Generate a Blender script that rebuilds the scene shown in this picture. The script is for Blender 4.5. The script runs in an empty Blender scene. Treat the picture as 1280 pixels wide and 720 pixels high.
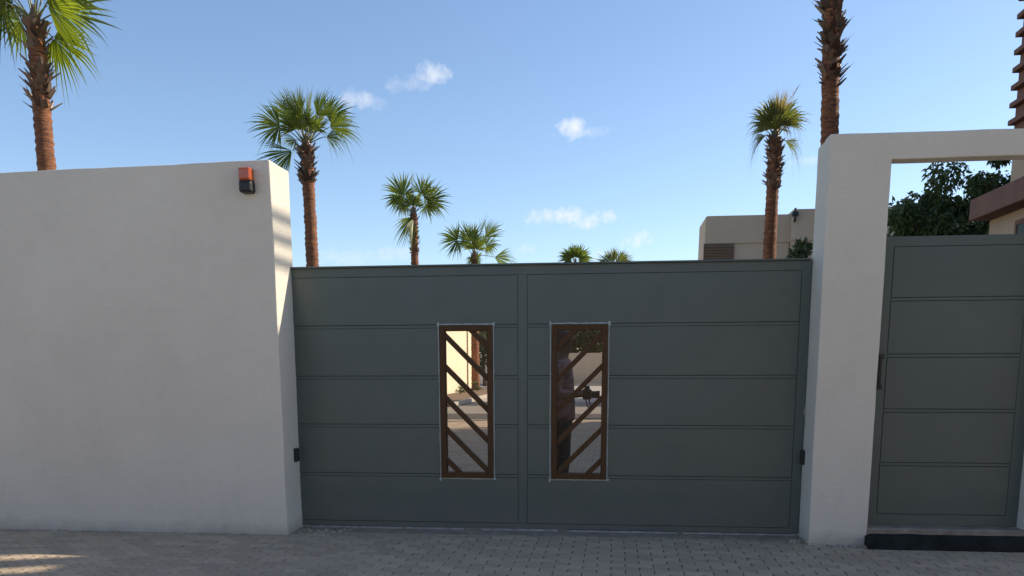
import bpy, math, random
from mathutils import Vector, Matrix, noise

random.seed(7)
RAD = math.radians
scene = bpy.context.scene
COL = scene.collection

# ------------------------------------------------------------------ camera
FPX, CX, CY = 1080.0, 640.0, 638.0            # focal length and principal point for a 1280x720 frame
YAW, PITCH, ROLL = 0.1167, 0.1675, -0.0038
CAM = Vector((0.0, -7.278, 1.42))
fwd = Vector((-math.sin(YAW) * math.cos(PITCH), math.cos(YAW) * math.cos(PITCH), -math.sin(PITCH)))
right0 = Vector((math.cos(YAW), math.sin(YAW), 0.0))
up0 = right0.cross(fwd)
RIGHT = right0 * math.cos(ROLL) + up0 * math.sin(ROLL)
UP = up0 * math.cos(ROLL) - right0 * math.sin(ROLL)
cam_data = bpy.data.cameras.new('camera')
cam = bpy.data.objects.new('camera', cam_data)
COL.objects.link(cam)
m3 = Matrix((RIGHT, UP, -fwd)).transposed()
cam.matrix_world = Matrix.Translation(CAM) @ m3.to_4x4()
cam_data.sensor_width = 36.0
cam_data.lens = 36.0 * FPX / 1280.0
cam_data.shift_y = (CY - 360.0) / 1280.0
cam_data.clip_start = 0.05
cam_data.clip_end = 3000.0
scene.camera = cam


def ray(x, y):
    return fwd + RIGHT * ((x - CX) / FPX) + UP * ((CY - y) / FPX)


def on_y(x, y, Y):
    d = ray(x, y)
    return CAM + d * ((Y - CAM.y) / d.y)


def project(P):
    d = Vector(P) - CAM
    z = d.dot(fwd)
    if z < 0.05:
        return None
    return (CX + FPX * d.dot(RIGHT) / z, CY - FPX * d.dot(UP) / z, z)


# ------------------------------------------------------------------ sky and sun
SUN_EL, SUN_AZ = RAD(33.5), RAD(68.0)         # azimuth measured from +Y towards +X
SUN = Vector((math.sin(SUN_AZ) * math.cos(SUN_EL), math.cos(SUN_AZ) * math.cos(SUN_EL), math.sin(SUN_EL)))
world = bpy.data.worlds.new('World')
scene.world = world
world.use_nodes = True
wn, wl = world.node_tree.nodes, world.node_tree.links
wn.clear()
w_out = wn.new('ShaderNodeOutputWorld')
w_bg = wn.new('ShaderNodeBackground')
w_sky = wn.new('ShaderNodeTexSky')
w_sky.sky_type = 'NISHITA'
w_sky.sun_disc = False
w_sky.sun_elevation = SUN_EL
w_sky.sun_rotation = SUN_AZ
w_sky.air_density = 0.9
w_sky.dust_density = 0.5
w_sky.ozone_density = 2.4
SKY_STRENGTH = 0.15
w_bg.inputs['Strength'].default_value = SKY_STRENGTH
w_geo = wn.new('ShaderNodeTexCoord')


def wmath(op, a, b=None, c=None, clamp=False):
    n = wn.new('ShaderNodeMath')
    n.operation = op
    n.use_clamp = clamp
    for i, v in enumerate((a, b, c)):
        if v is None:
            continue
        if isinstance(v, (int, float)):
            n.inputs[i].default_value = v
        else:
            wl.new(v, n.inputs[i])
    return n.outputs[0]


def wdot(vec):
    n = wn.new('ShaderNodeVectorMath')
    n.operation = 'DOT_PRODUCT'
    wl.new(w_geo.outputs['Generated'], n.inputs[0])
    n.inputs[1].default_value = vec
    return n.outputs['Value']


w_n1 = wn.new('ShaderNodeTexNoise')
w_n1.inputs['Scale'].default_value = 42.0
w_n1.inputs['Detail'].default_value = 7.0
w_n1.inputs['Roughness'].default_value = 0.6
wl.new(w_geo.outputs['Generated'], w_n1.inputs['Vector'])
w_n2 = wn.new('ShaderNodeTexNoise')
w_n2.inputs['Scale'].default_value = 150.0
w_n2.inputs['Detail'].default_value = 5.0
wl.new(w_geo.outputs['Generated'], w_n2.inputs['Vector'])
nz = wmath('ADD', wmath('MULTIPLY', wmath('SUBTRACT', w_n1.outputs['Fac'], 0.5), 4.2),
           wmath('MULTIPLY', wmath('SUBTRACT', w_n2.outputs['Fac'], 0.5), 1.6))
cloud_mask = None
# small fair-weather clouds: direction (from the photograph), half width, half height, density
for (px, py, sx, sy, den) in [(541, 92, 24, 13, .75), (514, 104, 34, 10, .35), (492, 108, 16, 9, .45),
                              (451, 126, 33, 12, .55), (715, 163, 26, 16, .85), (740, 165, 26, 9, .25),
                              (713, 270, 60, 15, .95), (690, 276, 40, 8, .3), (793, 304, 30, 16, 1.0),
                              (770, 318, 50, 10, .45), (660, 311, 16, 8, .45), (490, 316, 48, 10, .35),
                              (432, 322, 50, 12, .35), (1006, 202, 24, 6, .35), (1180, 262, 60, 10, .2)]:
    d = ray(px, py).normalized()
    e1 = Vector((d.y, -d.x, 0)).normalized()
    e2 = e1.cross(d).normalized()
    su, sv = sx / FPX, sy / FPX
    u = wmath('DIVIDE', wdot(e1), su)
    v = wmath('DIVIDE', wdot(e2), sv)
    r2 = wmath('ADD', wmath('MULTIPLY', u, u), wmath('MULTIPLY', v, v))
    val = wmath('ADD', wmath('SUBTRACT', 0.75, r2), nz)
    val = wmath('MULTIPLY', val, 0.6, clamp=True)
    soft = wmath('SUBTRACT', 1.6, wmath('MULTIPLY', r2, 0.55), clamp=True)
    front = wmath('GREATER_THAN', wdot(d), 0.5)
    val = wmath('MULTIPLY', wmath('MULTIPLY', val, soft), wmath('MULTIPLY', front, den))
    cloud_mask = val if cloud_mask is None else wmath('MAXIMUM', cloud_mask, val)
w_mix = wn.new('ShaderNodeMix')
w_mix.data_type = 'RGBA'
wl.new(cloud_mask, w_mix.inputs['Factor'])
wl.new(w_sky.outputs['Color'], w_mix.inputs['A'])
CLOUD = w_mix.inputs['B']
CLOUD.default_value = (5.2, 5.3, 5.6, 1)
wl.new(w_mix.outputs['Result'], w_bg.inputs['Color'])
wl.new(w_bg.outputs[0], w_out.inputs['Surface'])

sun_data = bpy.data.lights.new('sun', 'SUN')
sun_data.energy = 5.0
sun_data.angle = RAD(0.53)
sun_data.color = (1.0, 0.88, 0.70)
sun = bpy.data.objects.new('sun', sun_data)
COL.objects.link(sun)
sun.rotation_euler = SUN.to_track_quat('Z', 'Y').to_euler()
sun.location = (20, 10, 30)

vs = scene.view_settings
vs.view_transform = 'Standard'
vs.look = 'None'
vs.gamma = 1.0
vs.exposure = 0.36
vs.use_curve_mapping = False


# ------------------------------------------------------------------ materials
def new_mat(name):
    m = bpy.data.materials.new(name)
    m.use_nodes = True
    nt = m.node_tree
    b = nt.nodes['Principled BSDF']
    return m, nt, b


def coord(nt, kind='Object', scale=(1, 1, 1)):
    tc = nt.nodes.new('ShaderNodeTexCoord')
    mp = nt.nodes.new('ShaderNodeMapping')
    mp.inputs['Scale'].default_value = scale
    nt.links.new(tc.outputs[kind], mp.inputs['Vector'])
    return mp.outputs[0]


def world_pos(nt, scale=(1, 1, 1)):
    g = nt.nodes.new('ShaderNodeNewGeometry')
    mp = nt.nodes.new('ShaderNodeMapping')
    mp.inputs['Scale'].default_value = scale
    nt.links.new(g.outputs['Position'], mp.inputs['Vector'])
    return mp.outputs[0]


def noise_node(nt, vec, scale, detail=4, rough=0.55, dist=0.0):
    n = nt.nodes.new('ShaderNodeTexNoise')
    n.inputs['Scale'].default_value = scale
    n.inputs['Detail'].default_value = detail
    n.inputs['Roughness'].default_value = rough
    n.inputs['Distortion'].default_value = dist
    nt.links.new(vec, n.inputs['Vector'])
    return n.outputs['Fac']


def ramp(nt, fac, stops):
    r = nt.nodes.new('ShaderNodeValToRGB')
    el = r.color_ramp.elements
    while len(el) < len(stops):
        el.new(0.5)
    for e, (p, c) in zip(el, stops):
        e.position = p
        e.color = (c[0], c[1], c[2], 1)
    nt.links.new(fac, r.inputs['Fac'])
    return r.outputs['Color']


def mixc(nt, fac, a, b, mode='MIX'):
    n = nt.nodes.new('ShaderNodeMix')
    n.data_type = 'RGBA'
    n.blend_type = mode
    for key, v in (('Factor', fac), ('A', a), ('B', b)):
        s = n.inputs[key]
        if isinstance(v, (int, float)):
            s.default_value = v
        elif isinstance(v, tuple):
            s.default_value = (v[0], v[1], v[2], 1)
        else:
            nt.links.new(v, s)
    return n.outputs['Result']


def mth(nt, op, a, b=0.0, clamp=False):
    n = nt.nodes.new('ShaderNodeMath')
    n.operation = op
    n.use_clamp = clamp
    for i, v in enumerate((a, b)):
        if isinstance(v, (int, float)):
            n.inputs[i].default_value = v
        else:
            nt.links.new(v, n.inputs[i])
    return n.outputs[0]


def bump(nt, b, height, strength=0.3, dist=0.01):
    n = nt.nodes.new('ShaderNodeBump')
    n.inputs['Strength'].default_value = strength
    n.inputs['Distance'].default_value = dist
    nt.links.new(height, n.inputs['Height'])
    nt.links.new(n.outputs[0], b.inputs['Normal'])


def plaster(name, c1, c2, dirt=(0.30, 0.28, 0.25), dirt_h=0.25, bumps=0.25, scale=1.0, dirt_amt=0.55):
    m, nt, b = new_mat(name)
    p = world_pos(nt)
    big = noise_node(nt, p, 0.9 * scale, 6, 0.6, 0.4)
    col = ramp(nt, big, [(0.3, c1), (0.7, c2)])
    ps = world_pos(nt, (6, 6, 0.6))
    streak = noise_node(nt, ps, 1.6 * scale, 5, 0.6)
    col = mixc(nt, mth(nt, 'MULTIPLY', mth(nt, 'SUBTRACT', streak, 0.52, True), 0.4, True), col,
               (c1[0] * .82, c1[1] * .82, c1[2] * .80))
    blot = noise_node(nt, p, 7 * scale, 5, 0.65, 0.6)
    col = mixc(nt, mth(nt, 'MULTIPLY', mth(nt, 'SUBTRACT', blot, 0.5, True), 0.7, True), col,
               (c1[0] * .86, c1[1] * .86, c1[2] * .86))
    # drip stains hanging below the top edge and faint blotches
    dr = noise_node(nt, world_pos(nt, (9, 9, 0.35)), 1.0, 6, 0.7)
    col = mixc(nt, mth(nt, 'MULTIPLY', mth(nt, 'SUBTRACT', dr, 0.62, True), 0.8, True), col,
               (c1[0] * .70, c1[1] * .69, c1[2] * .67))
    # splash dirt near the ground, ragged upper limit
    sx = nt.nodes.new('ShaderNodeSeparateXYZ')
    g = nt.nodes.new('ShaderNodeNewGeometry')
    nt.links.new(g.outputs['Position'], sx.inputs[0])
    hgt = mth(nt, 'ADD', sx.outputs['Z'], mth(nt, 'MULTIPLY', mth(nt, 'SUBTRACT', blot, 0.5), dirt_h * 1.6))
    dfac = mth(nt, 'SUBTRACT', 1.0, mth(nt, 'DIVIDE', hgt, dirt_h), True)
    dfac = mth(nt, 'MULTIPLY', dfac, dirt_amt)
    col = mixc(nt, dfac, col, dirt)
    nt.links.new(col, b.inputs['Base Color'])
    b.inputs['Roughness'].default_value = 0.92
    b.inputs['Specular IOR Level'].default_value = 0.2
    fine = noise_node(nt, p, 140 * scale, 3, 0.6)
    mid = noise_node(nt, world_pos(nt, (1, 1, 2.2)), 9 * scale, 5, 0.6, 0.8)
    trow = noise_node(nt, world_pos(nt, (1.6, 1.6, 5)), 14 * scale, 4, 0.7, 1.6)
    h = mth(nt, 'ADD', mth(nt, 'MULTIPLY', fine, 0.40), mth(nt, 'ADD', mid, mth(nt, 'MULTIPLY', trow, 0.7)))
    bump(nt, b, h, bumps, 0.012)
    return m


def simple(name, c, rough=0.6, metal=0.0, var=0.12, scale=8.0, bump_s=0.0, spec=0.5, stretch=(1, 1, 1)):
    m, nt, b = new_mat(name)
    p = coord(nt, 'Object', stretch)
    n = noise_node(nt, p, scale, 5, 0.6, 0.3)
    col = ramp(nt, n, [(0.25, tuple(v * (1 - var) for v in c)), (0.75, tuple(min(1, v * (1 + var)) for v in c))])
    nt.links.new(col, b.inputs['Base Color'])
    b.inputs['Roughness'].default_value = rough
    b.inputs['Metallic'].default_value = metal
    b.inputs['Specular IOR Level'].default_value = spec
    if bump_s:
        bump(nt, b, noise_node(nt, p, scale * 4, 4, 0.6), bump_s, 0.01)
    return m


M = {}
M['wall'] = plaster('wall_plaster', (0.655, 0.607, 0.515), (0.725, 0.676, 0.580), dirt_h=.12, dirt_amt=.5, bumps=.60)
M['pillar'] = plaster('pillar_plaster', (0.635, 0.588, 0.497), (0.700, 0.652, 0.557), dirt_h=.12, dirt_amt=.5, bumps=.60)
M['house'] = plaster('house_plaster', (0.42, 0.31, 0.22), (0.50, 0.37, 0.27), dirt_amt=0.1)
M['far'] = plaster('far_building_plaster', (0.46, 0.375, 0.285), (0.52, 0.43, 0.33), dirt_amt=0.0, scale=.5)
M['cream'] = plaster('cream_plaster', (0.74, 0.65, 0.47), (0.80, 0.71, 0.53), dirt_amt=0.2)
M['farwall'] = plaster('boundary_plaster', (0.60, 0.46, 0.33), (0.68, 0.53, 0.39), dirt_amt=0.3)
M['terracotta'] = simple('terracotta_paint', (0.17, 0.075, 0.05), 0.75, var=0.18, scale=3, bump_s=0.1)
M['concrete'] = simple('raw_concrete', (0.28, 0.225, 0.17), 0.9, var=0.35, scale=9, bump_s=0.6)
M['rubble'] = simple('mortar_rubble', (0.38, 0.335, 0.27), 0.95, var=0.4, scale=25, bump_s=0.4)
M['black'] = simple('black_plastic', (0.012, 0.012, 0.013), 0.45, var=0.3)
M['rubber'] = simple('black_bitumen_paint', (0.017, 0.019, 0.019), 0.85, var=0.6, scale=9, bump_s=0.7, spec=0.2)
M['tape'] = simple('masking_tape', (0.36, 0.42, 0.41), 0.7, var=0.3, scale=30)
M['white_metal'] = simple('pale_steel', (0.30, 0.30, 0.29), 0.6, var=0.5, scale=15)
M['darkglass'] = simple('dark_window', (0.02, 0.022, 0.025), 0.12, var=0.2)
M['shutter'] = simple('brown_shutter', (0.13, 0.085, 0.055), 0.7, var=0.25, scale=6, stretch=(1, 1, 6))
M['bark'] = simple('tree_bark', (0.12, 0.09, 0.07), 0.95, var=0.35, scale=12, bump_s=0.6, stretch=(1, 1, .3))
M['soil'] = simple('planting_soil', (0.16, 0.11, 0.075), 0.95, var=0.4, scale=6, bump_s=0.5)
M['kerb'] = simple('kerb_concrete', (0.42, 0.38, 0.33), 0.9, var=0.15, scale=5, bump_s=0.2)


def gate_paint():
    m, nt, b = new_mat('grey_green_paint')
    p = world_pos(nt)
    n = noise_node(nt, p, 1.1, 5, 0.6, 0.5)
    col = ramp(nt, n, [(0.3, (0.079, 0.103, 0.093)), (0.7, (0.092, 0.118, 0.107))])
    # water streaks and settled dust
    ns = noise_node(nt, world_pos(nt, (16, 16, 0.9)), 1.3, 6, 0.65)
    col = mixc(nt, mth(nt, 'MULTIPLY', mth(nt, 'SUBTRACT', ns, 0.55, True), 0.7, True), col, (0.135, 0.150, 0.132))
    dust = noise_node(nt, p, 18, 6, 0.7)
    patch = noise_node(nt, p, 2.4, 6, 0.7, 0.8)
    col = mixc(nt, mth(nt, 'MULTIPLY', mth(nt, 'SUBTRACT', patch, 0.55, True), 0.5, True), col, (0.125, 0.140, 0.122))
    sx = nt.nodes.new('ShaderNodeSeparateXYZ')
    g = nt.nodes.new('ShaderNodeNewGeometry')
    nt.links.new(g.outputs['Position'], sx.inputs[0])
    low = mth(nt, 'SUBTRACT', 1.0, mth(nt, 'DIVIDE', sx.outputs['Z'], 0.30), True)
    col = mixc(nt, mth(nt, 'MULTIPLY', mth(nt, 'MULTIPLY', low, dust), 0.55), col, (0.22, 0.20, 0.165))
    # rare small scuffs
    sc = noise_node(nt, world_pos(nt, (5, 5, 30)), 3.0, 4, 0.6, 0.3)
    col = mixc(nt, mth(nt, 'MULTIPLY', mth(nt, 'SUBTRACT', sc, 0.74, True), 5.0, True), col, (0.20, 0.21, 0.19))
    nt.links.new(col, b.inputs['Base Color'])
    rr = mth(nt, 'ADD', 0.36, mth(nt, 'MULTIPLY', mth(nt, 'SUBTRACT', patch, 0.4), 0.5))
    nt.links.new(rr, b.inputs['Roughness'])
    b.inputs['Specular IOR Level'].default_value = 0.5
    wob = noise_node(nt, p, 2.6, 4, 0.5)
    fine = noise_node(nt, p, 220, 2, 0.5)
    bump(nt, b, mth(nt, 'ADD', mth(nt, 'MULTIPLY', wob, 1.0), mth(nt, 'MULTIPLY', fine, 0.02)), 0.40, 0.025)
    return m


M['gate'] = gate_paint()
M['joint'] = simple('gate_joint_shadow_gap', (0.02, 0.025, 0.026), 0.7)


def wood_brown():
    m, nt, b = new_mat('brown_woodgrain_aluminium')
    p = coord(nt, 'Object', (30, 30, 2))
    n = noise_node(nt, p, 2.0, 6, 0.6, 1.0)
    col = ramp(nt, n, [(0.3, (0.055, 0.027, 0.010)), (0.7, (0.095, 0.048, 0.017))])
    nt.links.new(col, b.inputs['Base Color'])
    b.inputs['Roughness'].default_value = 0.6
    b.inputs['Specular IOR Level'].default_value = 0.25
    return m


M['brown'] = wood_brown()


def glass():
    m, nt, b = new_mat('tinted_glass')
    nt.nodes.remove(b)
    out = nt.nodes['Material Output']
    t = nt.nodes.new('ShaderNodeBsdfTransparent')
    t.inputs['Color'].default_value = (0.90, 0.87, 0.84, 1)
    gl = nt.nodes.new('ShaderNodeBsdfGlossy')
    gl.inputs['Roughness'].default_value = 0.02
    fr = nt.nodes.new('ShaderNodeFresnel')
    fr.inputs['IOR'].default_value = 1.3
    mx = nt.nodes.new('ShaderNodeMixShader')
    nt.links.new(fr.outputs[0], mx.inputs[0])
    nt.links.new(t.outputs[0], mx.inputs[1])
    nt.links.new(gl.outputs[0], mx.inputs[2])
    nt.links.new(mx.outputs[0], out.inputs['Surface'])
    return m


M['glass'] = glass()


def amber():
    m, nt, b = new_mat('amber_lens')
    p = coord(nt, 'Object', (1, 1, 1))
    n = noise_node(nt, p, 60, 2)
    nt.links.new(ramp(nt, n, [(0.3, (0.44, 0.075, 0.010)), (0.7, (0.52, 0.10, 0.014))]), b.inputs['Base Color'])
    b.inputs['Roughness'].default_value = 0.12
    b.inputs['Coat Weight'].default_value = 0.6
    b.inputs['Subsurface Weight'].default_value = 0.15
    b.inputs['Subsurface Radius'].default_value = (0.02, 0.006, 0.002)
    return m


M['amber'] = amber()


def paver_mat(name, use_attr):
    m, nt, b = new_mat(name)
    if use_attr:
        a = nt.nodes.new('ShaderNodeAttribute')
        a.attribute_name = 'tone'
        rnd = a.outputs['Fac']
    else:
        o = nt.nodes.new('ShaderNodeObjectInfo')
        rnd = o.outputs['Random']
    col = ramp(nt, rnd, [(0.0, (0.36, 0.272, 0.183)), (0.5, (0.42, 0.320, 0.218)), (1.0, (0.48, 0.368, 0.255))])
    p = world_pos(nt)
    st = noise_node(nt, p, 1.3, 6, 0.65, 0.5)
    col = mixc(nt, mth(nt, 'MULTIPLY', mth(nt, 'SUBTRACT', st, 0.50, True), 1.2, True), col, (0.24, 0.197, 0.150))
    gr = noise_node(nt, p, 160, 4, 0.7)
    col = mixc(nt, mth(nt, 'MULTIPLY', gr, 0.30), col, (0.44, 0.39, 0.32))
    sp = noise_node(nt, p, 14, 5, 0.7)
    col = mixc(nt, mth(nt, 'MULTIPLY', mth(nt, 'SUBTRACT', sp, 0.6, True), 2.0, True), col, (0.43, 0.38, 0.31))
    nt.links.new(col, b.inputs['Base Color'])
    b.inputs['Roughness'].default_value = 0.88
    b.inputs['Specular IOR Level'].default_value = 0.3
    bump(nt, b, mth(nt, 'ADD', gr, sp), 0.35, 0.004)
    return m


M['paver'] = paver_mat('concrete_paver', False)
M['paver_field'] = paver_mat('concrete_paver_field', True)


def street_mat():
    m, nt, b = new_mat('sandy_paving')
    p = world_pos(nt)
    br = nt.nodes.new('ShaderNodeTexBrick')
    br.inputs['Scale'].default_value = 1.0
    br.inputs['Brick Width'].default_value = 0.2
    br.inputs['Row Height'].default_value = 0.1
    br.inputs['Mortar Size'].default_value = 0.004
    br.inputs['Color1'].default_value = (0.24, 0.215, 0.19, 1)
    br.inputs['Color2'].default_value = (0.19, 0.17, 0.15, 1)
    br.inputs['Mortar'].default_value = (0.09, 0.08, 0.07, 1)
    nt.links.new(p, br.inputs['Vector'])
    st = noise_node(nt, p, 0.6, 6, 0.65, 0.5)
    col = mixc(nt, mth(nt, 'MULTIPLY', st, 0.5), br.outputs['Color'], (0.30, 0.265, 0.225))
    nt.links.new(col, b.inputs['Base Color'])
    b.inputs['Roughness'].default_value = 0.9
    return m


M['street'] = street_mat()
M['sand'] = simple('joint_sand', (0.055, 0.050, 0.045), 0.95, var=0.35, scale=20)


def leaf_mat(name, c_dark, c_light, trans=0.35, yellow=None):
    m, nt, b = new_mat(name)
    out = nt.nodes['Material Output']
    g = nt.nodes.new('ShaderNodeNewGeometry')
    o = nt.nodes.new('ShaderNodeObjectInfo')
    fac = mth(nt, 'ADD', mth(nt, 'MULTIPLY', g.outputs['Random Per Island'], 0.55),
              mth(nt, 'MULTIPLY', o.outputs['Random'], 0.45))
    col = ramp(nt, fac, [(0.1, c_dark), (0.85, c_light)])
    if yellow:
        n = noise_node(nt, world_pos(nt), 3.0, 3)
        col = mixc(nt, mth(nt, 'MULTIPLY', mth(nt, 'SUBTRACT', n, 0.55, True), 3.0, True), col, yellow)
    nt.links.new(col, b.inputs['Base Color'])
    b.inputs['Roughness'].default_value = 0.42
    b.inputs['Specular IOR Level'].default_value = 0.4
    t = nt.nodes.new('ShaderNodeBsdfTranslucent')
    tcol = mixc(nt, 1.0, col, (1.5, 1.55, 0.55), 'MULTIPLY')
    nt.links.new(tcol, t.inputs['Color'])
    mx = nt.nodes.new('ShaderNodeMixShader')
    mx.inputs[0].default_value = trans
    nt.links.new(b.outputs[0], mx.inputs[1])
    nt.links.new(t.outputs[0], mx.inputs[2])
    nt.links.new(mx.outputs[0], out.inputs['Surface'])
    return m


M['frond'] = leaf_mat('fan_palm_leaf', (0.050, 0.082, 0.018), (0.19, 0.225, 0.046), 0.46)
M['frond_bright'] = leaf_mat('yellow_green_palm_leaf', (0.13, 0.17, 0.018), (0.23, 0.26, 0.030), 0.55)  # backlight put into the colour: brighter, yellower copy of the palm leaf
M['frond_pale'] = leaf_mat('pale_fan_palm_leaf', (0.09, 0.11, 0.030), (0.21, 0.21, 0.075), 0.42)
M['frond_dry'] = leaf_mat('dry_palm_leaf', (0.22, 0.15, 0.075), (0.38, 0.29, 0.17), 0.3)
M['leaf'] = leaf_mat('tree_leaf', (0.030, 0.050, 0.018), (0.110, 0.145, 0.055), 0.28)
M['leaf2'] = leaf_mat('olive_leaf', (0.045, 0.065, 0.028), (0.10, 0.125, 0.055), 0.25)
M['petiole'] = simple('palm_petiole', (0.17, 0.17, 0.055), 0.55, var=0.25, scale=8)
M['boot'] = leaf_mat('dry_leaf_base', (0.050, 0.028, 0.020), (0.24, 0.150, 0.095), 0.0)


def palm_trunk_mat():
    m, nt, b = new_mat('ringed_palm_bark')
    p = coord(nt, 'Object', (3, 3, 22))
    rings = noise_node(nt, p, 1.6, 6, 0.65, 1.0)
    col = ramp(nt, rings, [(0.32, (0.032, 0.012, 0.007)), (0.48, (0.190, 0.062, 0.022)), (0.70, (0.44, 0.180, 0.062))])
    big = noise_node(nt, coord(nt, 'Object', (1, 1, .6)), 1.3, 4)
    col = mixc(nt, mth(nt, 'MULTIPLY', mth(nt, 'SUBTRACT', big, 0.45, True), 2.2, True), col, (0.090, 0.038, 0.024))
    nt.links.new(col, b.inputs['Base Color'])
    b.inputs['Roughness'].default_value = 0.8
    bump(nt, b, rings, 0.8, 0.03)
    return m


M['palm_trunk'] = palm_trunk_mat()


def cloth(name, c1, c2, scale):
    m, nt, b = new_mat(name)
    p = coord(nt, 'Object')
    ch = nt.nodes.new('ShaderNodeTexVoronoi')
    ch.inputs['Scale'].default_value = scale
    nt.links.new(p, ch.inputs['Vector'])
    col = mixc(nt, mth(nt, 'MULTIPLY', ch.outputs['Distance'], 1.5, True), c1, c2)
    nt.links.new(col, b.inputs['Base Color'])
    b.inputs['Roughness'].default_value = 0.9
    bump(nt, b, noise_node(nt, p, 12, 4, 0.6, 1.0), 0.6, 0.03)
    return m


M['shirt'] = cloth('patterned_mauve_shirt', (0.11, 0.065, 0.075), (0.30, 0.21, 0.22), 22)
M['trousers'] = cloth('black_trousers', (0.008, 0.008, 0.010), (0.028, 0.027, 0.029), 16)
M['skin'] = simple('skin', (0.10, 0.055, 0.037), 0.5, var=0.08, scale=12)
M['hair'] = simple('black_hair', (0.012, 0.010, 0.009), 0.6, var=0.3, scale=40)


# ------------------------------------------------------------------ mesh helpers
class MB:
    def __init__(self):
        self.v, self.f = [], []

    def add(self, verts, faces):
        o = len(self.v)
        self.v.extend([tuple(p) for p in verts])
        self.f.extend([tuple(i + o for i in q) for q in faces])

    def box(self, x0, x1, y0, y1, z0, z1, b=0.0):
        if b <= 0:
            v = [(x, y, z) for z in (z0, z1) for y in (y0, y1) for x in (x0, x1)]
            self.add(v, [(0, 2, 3, 1), (4, 5, 7, 6), (0, 1, 5, 4), (2, 6, 7, 3), (0, 4, 6, 2), (1, 3, 7, 5)])
            return
        # chamfered box: 24 vertices
        xs, ys, zs = (x0, x1), (y0, y1), (z0, z1)
        sg = (1, -1)
        idx, v = {}, []
        for i in (0, 1):
            for j in (0, 1):
                for k in (0, 1):
                    c = (xs[i], ys[j], zs[k])
                    s = (sg[i] * b, sg[j] * b, sg[k] * b)
                    for a in range(3):
                        p = [c[n] + (0 if n == a else s[n]) for n in range(3)]
                        idx[(i, j, k, a)] = len(v)
                        v.append(p)
        F = []
        for a in range(3):
            o1, o2 = [n for n in range(3) if n != a]
            for e in (0, 1):
                q = []
                for (p1, p2) in ((0, 0), (1, 0), (1, 1), (0, 1)):
                    key = [0, 0, 0]
                    key[a] = e
                    key[o1] = p1
                    key[o2] = p2
                    q.append(idx[(key[0], key[1], key[2], a)])
                F.append(q)
        for a in range(3):               # edges along axis a
            o1, o2 = [n for n in range(3) if n != a]
            for p1 in (0, 1):
                for p2 in (0, 1):
                    q = []
                    for e, ax in ((0, o1), (1, o1), (1, o2), (0, o2)):
                        key = [0, 0, 0]
                        key[a] = e
                        key[o1] = p1
                        key[o2] = p2
                        q.append(idx[(key[0], key[1], key[2], ax)])
                    F.append(q)
        for i in (0, 1):
            for j in (0, 1):
                for k in (0, 1):
                    F.append([idx[(i, j, k, a)] for a in range(3)])
        self.add(v, F)

    def prism(self, poly, a, b, axis='y'):
        """extrude a 2-D polygon [(u, w)...] between a and b along the axis"""
        n = len(poly)

        def P(u, w, t):
            return {'y': (u, t, w), 'x': (t, u, w), 'z': (u, w, t)}[axis]
        v = [P(u, w, a) for u, w in poly] + [P(u, w, b) for u, w in poly]
        self.add(v, [tuple(range(n)), tuple(range(2 * n - 1, n - 1, -1))] +
                 [(i, i + n, (i + 1) % n + n, (i + 1) % n) for i in range(n)])

    def tube(self, pts, radii, seg=8, cap=True):
        pts = [Vector(p) for p in pts]
        rings = []
        prev = None
        for i, p in enumerate(pts):
            t = (pts[min(i + 1, len(pts) - 1)] - pts[max(i - 1, 0)]).normalized()
            if prev is None:
                ref = Vector((0, 0, 1)) if abs(t.z) < 0.9 else Vector((1, 0, 0))
                n = t.cross(ref).normalized()
            else:
                n = (prev - t * prev.dot(t)).normalized()
            prev = n
            b = t.cross(n)
            rings.append([p + (n * math.cos(2 * math.pi * k / seg) + b * math.sin(2 * math.pi * k / seg)) * radii[i]
                          for k in range(seg)])
        v = [q for r in rings for q in r]
        F = []
        for i in range(len(rings) - 1):
            for k in range(seg):
                F.append((i * seg + k, i * seg + (k + 1) % seg, (i + 1) * seg + (k + 1) % seg, (i + 1) * seg + k))
        if cap:
            F.append(tuple(range(seg - 1, -1, -1)))
            F.append(tuple((len(rings) - 1) * seg + k for k in range(seg)))
        self.add(v, F)

    def mesh(self, name, mat=None, smooth=False):
        me = bpy.data.meshes.new(name)
        me.from_pydata(self.v, [], self.f)
        if mat:
            me.materials.append(M[mat] if isinstance(mat, str) else mat)
        import bmesh
        bm = bmesh.new()
        bm.from_mesh(me)
        bmesh.ops.recalc_face_normals(bm, faces=bm.faces)
        bm.to_mesh(me)
        bm.free()
        if smooth:
            me.polygons.foreach_set('use_smooth', [True] * len(me.polygons))
        me.update()
        return me

    def build(self, name, mat, parent=None, smooth=False, origin=None):
        if origin is not None:
            o_ = Vector(origin)
            self.v = [tuple(Vector(p) - o_) for p in self.v]
        ob = bpy.data.objects.new(name, self.mesh(name, mat, smooth))
        COL.objects.link(ob)
        if origin is not None:
            ob.location = origin
        if parent is not None:
            ob.parent = parent
            if origin is not None:
                ob.location = Vector(origin)
        return ob


def tag(o, label, cat, group=None):
    o['label'] = label
    o['category'] = cat
    if group:
        o['group'] = group
    return o


def structure(o):
    o['kind'] = 'structure'
    return o


def stuff(o):
    o['kind'] = 'stuff'
    return o


def empty(name, loc=(0, 0, 0)):
    o = bpy.data.objects.new(name, None)
    COL.objects.link(o)
    o.location = loc
    o.empty_display_size = 0.2
    return o


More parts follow.
